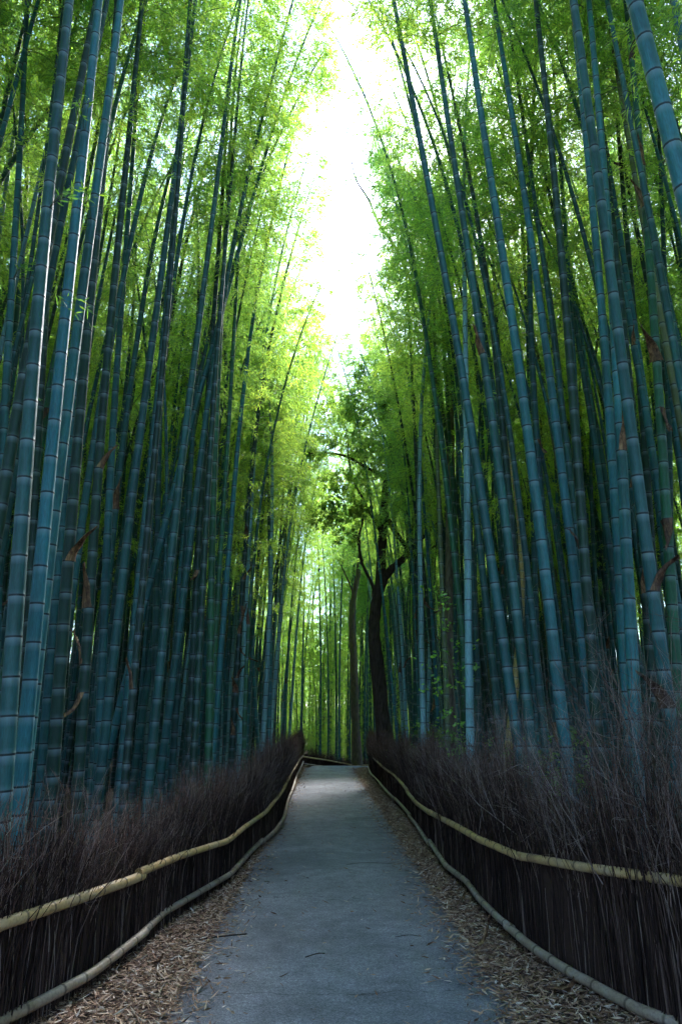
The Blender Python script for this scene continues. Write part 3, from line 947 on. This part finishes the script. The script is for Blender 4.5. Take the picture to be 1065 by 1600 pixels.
def add_sprays(root, B, spots, seed):
    g = np.random.default_rng(seed)
    for y, z, sc_, ln in spots:
        x = float(np.interp(y, [p[1] for p in B], [p[0] for p in B]))
        o = link('twig_spray', TWIGS[int(g.integers(6))], root)
        o.location = Vector((x + g.normal(0, .05), y, z)) - root.location
        o.rotation_euler = (g.normal(0, .15), ln, g.uniform(0, 6.28)); o.scale = (sc_, sc_, sc_)
        tag(o, kind='stuff')

LB = [(-2.1, -6, .12), (-1.95, 0, .12), (-1.72, 4.3, .12), (-1.62, 4.57, .12), (-1.47, 5.02, .12), (-1.36, 5.84, .12), (-1.33, 6.48, .12), (-1.2, 7.07, .12), (-.99, 8.06, .12), (-.93, 9.33, .12), (-.78, 11.45, .12), (-.74, 13.03, .12), (-.78, 15.28, .12), (-.96, 24.46, .12), (-1.05, 33.6, .15)]
LT = [(-2.1, -6, .62), (-1.95, 0, .62), (-1.72, 4.14, .63), (-1.58, 4.7, .61), (-1.40, 5.51, .58), (-1.28, 6.73, .52), (-1.02, 7.83, .48), (-.95, 8.66, .50), (-.84, 10.5, .47), (-.74, 12.91, .58), (-.81, 17.42, .62), (-.98, 27.27, .5), (-1.05, 33.6, .42)]
RB = [(2.6, -6, .12), (2.4, 0, .12), (1.94, 4.31, .12), (1.79, 4.53, .12), (1.68, 4.88, .12), (1.58, 5.18, .12), (1.48, 5.6, .12), (1.40, 6.23, .12), (1.38, 6.99, .12), (1.41, 7.7, .12), (1.34, 8.55, .12), (1.39, 9.76, .12), (1.48, 11.99, .12), (1.51, 14.86, .12), (1.54, 24.41, .12), (1.66, 29.0, .12), (2.1, 31.0, .10), (3.3, 32.15, .0), (4.9, 32.5, -.1), (9, 32.6, -.2)]
RT = [(2.6, -6, .80), (2.4, 0, .80), (1.94, 4.11, .79), (1.87, 4.42, .76), (1.77, 4.61, .75), (1.63, 5.03, .72), (1.47, 5.73, .67), (1.39, 6.75, .63), (1.39, 7.9, .59), (1.37, 9.43, .55), (1.48, 12.17, .46), (1.51, 16.14, .59), (1.53, 21.21, .66), (1.66, 29.0, .70), (2.1, 31.0, .64), (3.3, 32.15, .52), (4.9, 32.5, .4), (9, 32.6, .3)]
def off_plan(B, dx): return [(p[0] + dx, p[1]) for p in B]
fl = fence(off_plan(LB, -.085), np.interp([p[1] for p in LB], [-6, 4.3, 7, 10, 34], [1.05, 1.03, 1.12, 1.2, 1.25]), LT, LB, 'dark brushwood fence with two bamboo rails along the left side of the path', 1, 11)
fr = fence(off_plan(RB, .085), np.interp([p[1] for p in RB], [-6, 4.3, 5.5, 7, 10, 34], [1.34, 1.34, 1.3, 1.28, 1.28, 1.28]), RT, RB, 'tall dark brushwood fence with two bamboo rails along the right side', -1, 21)
gs = np.random.default_rng(5)
PL, PR = off_plan(LB, -.12), off_plan(RB[:14], .14)
add_sprays(fr, PR, [(4.15, .8, 1.25, .1), (4.25, .85, 1.3, .25), (4.35, .8, 1.35, .1), (4.45, .8, 1.2, -.1), (4.6, .75, 1.2, .3), (4.75, .8, 1.1, .1), (4.9, .7, 1.0, -.2), (5.2, .75, 1.0, .2), (5.6, .7, 1.0, -.3), (6.0, .75, 1.0, .3), (6.4, .7, 1.0, .2), (6.6, .7, .95, -.2), (7.4, .7, 1.0, .2)] + [(float(y), float(gs.uniform(.6, .8)), float(gs.uniform(.5, .8)), float(gs.normal(0, .3))) for y in gs.uniform(4, 26, 60)], 1)
add_sprays(fl, PL, [(float(y), float(gs.uniform(.5, .7)), float(gs.uniform(.4, .7)), float(gs.normal(0, .3))) for y in 4 + 22 * gs.random(60) ** 1.2] + [(y, .7, .9, 0.0) for y in (29, 30, 31, 32, 33)], 2)
EP = [(-1.2, 33.7), (0, 34.7), (1.3, 35.5), (4, 36.1), (9, 36.3), (15, 36.3)]
ez = [float(ground_z(a, b)) for a, b in EP]
fence(EP, [.95, .85, .8, .8, .8, .8], [(a, b - .09, z + .46) for (a, b), z in zip(EP, ez)], [(a, b - .09, z + .16) for (a, b), z in zip(EP, ez)], 'low brushwood fence closing the far end where the path bends', 1, 31)

# ------------------------------------------------------------------ trees
def curve(P, n=None):
    """smooth points through a coarse polyline (Catmull-Rom)"""
    P = np.asarray(P, float)
    if len(P) < 3: return P
    Q = np.concatenate([[2 * P[0] - P[1]], P, [2 * P[-1] - P[-2]]])
    out = []
    for i in range(1, len(Q) - 2):
        for t in np.linspace(0, 1, 5)[:-1]:
            p0, p1, p2, p3 = Q[i - 1], Q[i], Q[i + 1], Q[i + 2]
            out.append(.5 * (2 * p1 + (p2 - p0) * t + (2 * p0 - 5 * p1 + 4 * p2 - p3) * t ** 2 + (3 * p1 - p0 - 3 * p2 + p3) * t ** 3))
    out.append(P[-1]); return np.array(out)

def limb_mesh(name, P, r0, r1, mat, sides=10, seed=0, flare=0):
    g = np.random.default_rng(seed)
    C = curve(P); n = len(C); t = np.linspace(0, 1, n)
    rad_ = r0 + (r1 - r0) * t
    if flare: rad_ = rad_ * (1 + flare * np.exp(-t * 14))
    rad_ = rad_ * (1 + g.normal(0, .05, n))
    mb = MB(); mb.tube(C, rad_, sides)
    V = mb.v[0]; V += g.normal(0, .05 * r0, V.shape)
    return mb.mesh(name, [mat])

def foliage_mesh(name, clumps, n, size, mat, seed, leaf=(.1, .05), twigs=None):
    """clumps: (centre, radius, flatness); leaves gathered on little twigs"""
    g = np.random.default_rng(seed)
    mb = MB()
    P, D = [], []
    tot = sum(c[1] ** 2 for c in clumps)
    for c, r, fl in clumps:
        k = int(n * r ** 2 / tot / 14)
        d = g.normal(size=(k, 3)); d /= np.linalg.norm(d, axis=1)[:, None]
        q = d * (r * g.uniform(.25, 1, k) ** .5)[:, None] * np.array([1, 1, fl])
        for j in range(k):
            b = np.array(c) + q[j]
            tw = d[j] + g.normal(0, .5, 3); tw /= np.linalg.norm(tw)
            L = g.uniform(.15, .35) * size
            s = g.uniform(0, 1, 14)
            P.append(b + tw * L * s[:, None] + g.normal(0, .03 * size, (14, 3)))
            D.append(tw * .5 + g.normal(0, .6, (14, 3)) + np.array([0, 0, -.15]))
            if j % 2 == 0: mb.tube(np.stack([b - tw * L * .5, b, b + tw * L]), np.array([.006, .005, .002]) * size, 3, 1, False)
    P = np.concatenate(P); D = np.concatenate(D); m = len(P)
    add_leaves(mb, P, D, leaf[0] * g.uniform(.6, 1.2, m), leaf[1] * g.uniform(.7, 1.2, m), mi=0, curl=.1)
    return mb.mesh(name, [mat, twigs or M['bark_dark']], smooth=False)

# dark tree on the right with a forking trunk
t1 = empty('broadleaf_tree', (1.95, 22, 0))
def sub(P, o=t1): return np.array(P, float) - np.array(o.location)
link('trunk', limb_mesh('trunk', sub([(2.05, 22, -.1), (1.81, 22, 1.11), (1.61, 22, 3.3), (1.51, 22, 4.44), (1.56, 22, 5.26), (1.70, 22, 6.04), (1.80, 22, 7.05), (1.86, 22, 8.09), (1.94, 22, 8.96), (2.05, 21.9, 9.98), (2.18, 21.8, 10.62), (2.09, 21.8, 12.0), (1.93, 21.9, 12.9)]), .23, .07, M['bark_dark'], 14, 1, .6), t1)
for i, (P, a, b) in enumerate([
    ([(1.66, 22, 5.7), (1.89, 22, 6.32), (2.15, 21.9, 6.64), (2.54, 21.8, 6.97), (2.87, 21.7, 7.34), (3.3, 21.6, 7.8), (3.86, 21.6, 8.3), (4.3, 21.5, 9.2)], .15, .04),
    ([(1.94, 22, 8.75), (2.06, 22.2, 8.35), (2.42, 22.3, 7.8), (2.81, 22.4, 7.3), (3.2, 22.6, 7.15), (3.7, 22.7, 7.6)], .11, .04),
    ([(1.55, 22, 5.8), (1.47, 22, 6.12), (1.14, 21.9, 6.8), (1.04, 21.8, 7.62), (1.17, 21.7, 8.2), (1.1, 21.6, 8.9)], .065, .02),
    ([(1.84, 22, 7.8), (1.65, 21.9, 8.1), (1.25, 21.8, 8.86), (.86, 21.7, 9.64), (.69, 21.6, 10.5), (.7, 21.5, 11.2)], .06, .015),
    ([(2.02, 21.9, 9.5), (1.90, 21.9, 9.8), (1.19, 21.7, 10.16), (.55, 21.6, 10.47), (-.18, 21.5, 10.53), (-.6, 21.4, 10.45)], .07, .015),
    ([(2.1, 21.8, 10.9), (1.7, 21.7, 11.6), (1.45, 21.6, 12.4), (1.5, 21.6, 13.2)], .05, .015),
    ([(2.1, 21.8, 10.3), (2.6, 21.6, 11.1), (3.1, 21.4, 11.5), (3.5, 21.3, 12.3)], .06, .02),
    ([(2.5, 21.8, 6.9), (2.7, 21.9, 7.8), (3.1, 22, 8.4), (3.6, 22, 9.0)], .05, .015)]):
    link('limb', limb_mesh('limb', sub(P), a, b, M['bark_dark'], 8, 10 + i), t1)
cl1 = [((.5, 21.6, 8.6), .75, .5), ((-.1, 21.6, 8.3), .6, .45), ((.9, 21.6, 9.4), .65, .5), ((1.2, 21.6, 8.3), .5, .5), ((.3, 21.6, 9.6), .5, .5), ((-.3, 21.4, 10.7), .6, .5), ((.8, 21.6, 10.9), .7, .5), ((1.6, 21.6, 10.3), .6, .5), ((2.4, 21.6, 10.9), .8, .6), ((1.4, 21.6, 12.2), .9, .6), ((2.6, 21.4, 12.2), .9, .6), ((3.4, 21.4, 11.8), .8, .6), ((.4, 21.6, 12.2), .8, .5), ((1.8, 21.8, 13.6), 1.0, .7), ((3.6, 21.8, 9.3), .8, .5), ((3.0, 22.0, 9.9), .7, .5), ((.6, 21.5, 7.6), .4, .5), ((2.8, 21.6, 13.6), .9, .6)]
cl1 = [((c[0] - 1.95, c[1] - 22, c[2]), r, f) for c, r, f in cl1]
tag(link('crown', foliage_mesh('crown', cl1, 19000, 1.0, M['broad'], 5, (.13, .06)), t1), kind='stuff')
tag(t1, 'dark-trunked forking broadleaf tree rising behind the right fence, far end', 'tree')

# bare brown trunk at the bend
t2 = empty('bare_trunk_tree', (1.55, 35.2, float(ground_z(1.55, 35.2))))
z2 = t2.location.z
link('trunk', limb_mesh('trunk', np.array([(0, 0, -.2), (-.08, 0, 1.6), (-.14, 0, 3.4), (-.19, 0, 5.4), (-.25, 0, 6.6), (-.25, 0, 7.9), (-.12, 0, 8.9), (.06, 0, 9.8), (.15, 0, 11.0), (.1, .1, 12.5)]), .22, .10, M['bark_brown'], 12, 3, .6), t2)
link('limb', limb_mesh('limb', np.array([(-.1, 0, 8.6), (-.5, -.2, 9.6), (-1.0, -.3, 10.6)]), .06, .02, M['bark_brown'], 7, 31), t2)
link('limb', limb_mesh('limb', np.array([(.1, 0, 10.2), (.6, .2, 11.2), (1.1, .3, 12.4)]), .06, .02, M['bark_brown'], 7, 32), t2)
tag(link('crown', foliage_mesh('crown', [((-.4, -.2, 10.6), 1.1, .6), ((.6, .1, 11.8), 1.3, .6), ((-.7, 0, 12.4), 1.2, .6), ((.1, 0, 13.4), 1.3, .7)], 6000, 1.1, M['leaf'], 6, (.14, .05)), t2), kind='stuff')
tag(t2, 'straight brown tree trunk standing at the bend of the path', 'tree')

# pale tree in the right canopy with a long bare branch over the sky gap
t3 = empty('overhanging_tree', (2.75, 16, 0))
link('trunk', limb_mesh('trunk', sub([(2.75, 16, -.1), (2.8, 16, 2.5), (2.93, 16, 5.09), (3.1, 16, 8), (3.18, 16, 10.22), (3.37, 16, 12.16), (3.35, 16, 13.38), (3.45, 16, 14.87), (3.43, 16, 16.2)], t3), .13, .06, M['bark_pale'], 10, 4, .4), t3)
for i, (P, a, b) in enumerate([
    ([(3.34, 16, 11.7), (3.06, 15.95, 12.05), (2.55, 15.9, 12.55), (2.15, 15.9, 13.57), (1.81, 15.85, 14.41), (1.37, 15.8, 15.16), (1.11, 15.8, 15.93), (.75, 15.75, 16.6), (.62, 15.7, 17.3)], .075, .014),
    ([(1.4, 15.8, 15.1), (1.56, 15.75, 15.49), (1.38, 15.7, 15.8), (1.45, 15.7, 16.3)], .025, .006),
    ([(3.36, 16, 13.2), (3.13, 15.9, 13.7), (2.97, 15.8, 14.2), (2.72, 15.7, 14.6), (2.6, 15.6, 15.3)], .05, .012),
    ([(2.2, 15.9, 13.4), (1.85, 15.8, 13.75), (1.55, 15.75, 14.4)], .02, .005),
    ([(3.42, 16, 14.2), (3.8, 15.9, 15), (4.1, 15.9, 15.9)], .05, .015)]):
    link('limb', limb_mesh('limb', sub(P, t3), a, b, M['bark_dark'], 7, 50 + i), t3)
tag(link('crown', foliage_mesh('crown', [(tuple(sub([c], t3)[0]), r, .6) for c, r in (((3.6, 16, 16.2), 1.0), ((2.7, 15.7, 15.6), .6), ((4.2, 15.9, 15.9), .8), ((3.1, 16, 14.0), .5))], 2600, 1.0, M['leaf'], 8, (.12, .045)), t3), kind='stuff')
tag(t3, 'tree among the right bamboos with a bare crooked branch reaching over the sky gap', 'tree')

# small far tree past the bend
t4 = empty('small_tree', (-.2, 46, float(ground_z(-.2, 46))))
link('trunk', limb_mesh('trunk', np.array([(0, 0, -.1), (.02, 0, 3), (.0, 0, 5.2), (.06, 0, 7.3), (.1, 0, 9)]), .10, .04, M['bark_dark'], 9, 7, .4), t4)
link('limb', limb_mesh('limb', np.array([(.02, 0, 4.8), (.6, 0, 5.6), (1.3, 0, 6.1)]), .04, .015, M['bark_dark'], 6, 71), t4)
link('limb', limb_mesh('limb', np.array([(0, 0, 5.4), (-.6, 0, 6.2), (-1.0, 0, 6.9)]), .04, .015, M['bark_dark'], 6, 72), t4)
tag(link('crown', foliage_mesh('crown', [((1.3, 0, 6.2), .6, .45), ((-.8, 0, 6.6), .7, .5), ((.2, 0, 7.4), .8, .6), ((.0, 0, 6.0), .5, .4), ((.3, 0, 8.8), .9, .6), ((-.5, 0, 8.2), .7, .6)], 3600, 1.1, M['broad'], 9, (.13, .06)), t4), kind='stuff')
tag(t4, 'small thin-trunked tree seen beyond the end of the path', 'tree')

# a dead mustard culm leaning the other way among the right bamboos
dp = bamboo(2.12, 9.3, (.185, .0), .060, 7.2, 0, 2.0, (.30, .22, .07), 'dead mustard-brown bamboo pole leaning right among the upright culms', None)
for ch in list(dp.children):
    if ch.name.startswith('crown'): bpy.data.objects.remove(ch)
dp.name = 'dead_bamboo_pole'

# sapling with bright leaves
def sapling(name, base, stems, label, seed, n=240, mat='maple', leaf=(.07, .045), group=None):
    g = np.random.default_rng(seed)
    o = empty(name, base)
    mb = MB(); mf = MB(); P, D = [], []
    for tip, r in stems:
        tip = np.array(tip)
        C = curve(np.array([(0, 0, -.05), tip * np.array([.25, .25, .5]) + g.normal(0, .04, 3), tip * np.array([.7, .7, .85]), tip]))
        mb.tube(C, np.linspace(.009, .002, len(C)), 5)
        for k in range(9):
            u = g.uniform(.55, 1.0); b = C[int(u * (len(C) - 1))]
            a = g.uniform(0, 6.28); L = g.uniform(.5, 1) * r
            e = b + np.array([math.cos(a) * L, math.sin(a) * L, g.uniform(-.05, .15)])
            mb.tube(np.stack([b, (b + e) / 2 + [0, 0, .03], e]), np.array([.003, .002, .001]), 3)
            m = int(n / len(stems) / 9)
            s = g.uniform(.5, 1.05, m)
            P.append(b + (e - b) * s[:, None] + g.normal(0, .035, (m, 3)))
            D.append((e - b) + g.normal(0, .28, (m, 3)) * np.array([1, 1, .3]))
    P = np.concatenate(P); D = np.concatenate(D); m = len(P)
    add_leaves(mf, P, D, leaf[0] * g.uniform(.6, 1.2, m), leaf[1] * g.uniform(.6, 1.1, m), curl=.1, seg6=True)
    link('stem', mb.mesh('stem', [M['twig']]), o)
    tag(link('foliage', mf.mesh('foliage', [M[mat]], smooth=False), o), kind='stuff')
    tag(o, label, 'sapling', group)
    return o
sapling('sapling', (1.75, 9.9, 0), [((-.15, 0, 3.6), .25), ((.1, .1, 3.1), .25), ((-.3, -.1, 2.5), .22), ((.3, .1, 2.75), .22), ((.05, -.1, 1.75), .15)], 'airy sapling with bright yellow-green leaves above the right fence', 3)
for i, (x, y, lab) in enumerate([(2.6, 14.2, 'low dark green shrub behind the right fence left of the sapling'), (2.5, 8.9, 'low green shrub at the foot of the thick right culms'), (2.3, 18.3, 'low shrub at the foot of the dark-trunked tree')]):
    sapling('shrub', (x, y, 0), [((random.gauss(0, .4), random.gauss(0, .3), random.uniform(.9, 1.7)), .3) for _ in range(7)], lab, 40 + i, 700, 'broad', (.09, .04))

# ------------------------------------------------------------------ leaf litter, fallen things
def litter():
    g = np.random.default_rng(77)
    P = []
    for sgn in (-1, 1):
        n = 46000
        y = 2.6 + 30 * g.random(n) ** 2.3
        edge = np.array([fence_x(sgn, v) for v in y])
        pe = .1 + sgn * 1.04
        inner = pe - sgn * .06
        u = g.random(n)
        x = inner + (edge + sgn * .1 - inner) * u
        spill = g.random(n) < .10
        x = np.where(spill, pe - sgn * np.abs(g.normal(0, .16, n)), x)
        z = np.where(np.abs(x - .1) < 1.04, .034, .012) + g.random(n) * .022
        P.append(np.stack([x, y, z], 1))
    # a few strays on the asphalt
    n = 520
    P.append(np.stack([g.uniform(-.9, 1.1, n), 3 + 20 * g.random(n) ** 1.6, np.full(n, .036)], 1))
    P = np.concatenate(P); n = len(P)
    a = g.uniform(0, 6.28, n)
    D = np.stack([np.cos(a), np.sin(a), g.normal(0, .16, n)], 1)
    D /= np.linalg.norm(D, axis=1)[:, None]
    L = g.uniform(.03, .10, n); W = g.uniform(.006, .016, n)
    S = np.stack([-np.sin(a), np.cos(a), g.normal(0, .45, n)], 1)
    S /= np.linalg.norm(S, axis=1)[:, None]
    N = np.cross(D, S); N *= np.sign(N[:, 2:3])
    cu = g.normal(.0, .12, n)[:, None]
    L = L[:, None]; W = W[:, None]
    v = np.stack([P, P + D * L * .35 + S * W * .5 + N * W * .2, P + D * L + N * L * np.abs(cu), P + D * L * .35 - S * W * .5 + N * W * .2], 1).reshape(-1, 3)
    i = np.arange(n)[:, None] * 4
    mb = MB(); mb.add(v, np.concatenate([i + [0, 1, 2], i + [0, 2, 3]], 0))
    tag(link('leaf_litter', mb.mesh('leaf_litter', [M['litter']], smooth=False)), 'dry bamboo leaves strewn along both edges of the path', 'leaf litter', None, 'stuff')
litter()

for x, y, a, sc_, lab in [(1.45, 5.05, .3, .8, 'large curled pale sheath lying in the leaves at lower right'), (1.22, 7.15, 2.6, .7, 'dry sheath lying beside the right edge of the asphalt'), (-1.25, 5.6, .9, .6, 'dry sheath lying in the leaves by the left bottom rail'), (1.12, 5.9, 1.7, .6, 'thin dry sheath lying between asphalt edge and right rail')]:
    o = link('fallen_sheath', SHEATHS[int(abs(x) * 10) % 5])
    o.location = (x, y, -.01); o.rotation_euler = (R(90), R(-80), a); o.scale = (sc_,) * 3
    tag(o, lab, 'bamboo sheath', 'fallen sheaths on the verge')
def stick(P, r, lab):
    mb = MB(); mb.tube(curve(np.array(P)), r, 6)
    tag(link('fallen_twig', mb.mesh('fallen_twig', [M['bark_dark']])), lab, 'twig', 'twigs on the path')
stick([(-.14, 5.62, .042), (-.06, 5.68, .047), (.0, 5.70, .044)], .0035, 'short dark twig lying alone on the asphalt near the camera')
stick([(-.98, 6.05, .045), (-.8, 6.12, .05), (-.62, 6.2, .045)], .005, 'dark stick lying at the left edge of the asphalt')
stick([(.55, 6.1, .042), (.66, 6.14, .046), (.74, 6.12, .042)], .0025, 'thin twig on the right half of the asphalt')
stick([(.25, 9.1, .042), (.5, 9.2, .046), (.8, 9.15, .042)], .0025, 'long thin twig lying across the asphalt further up the path')
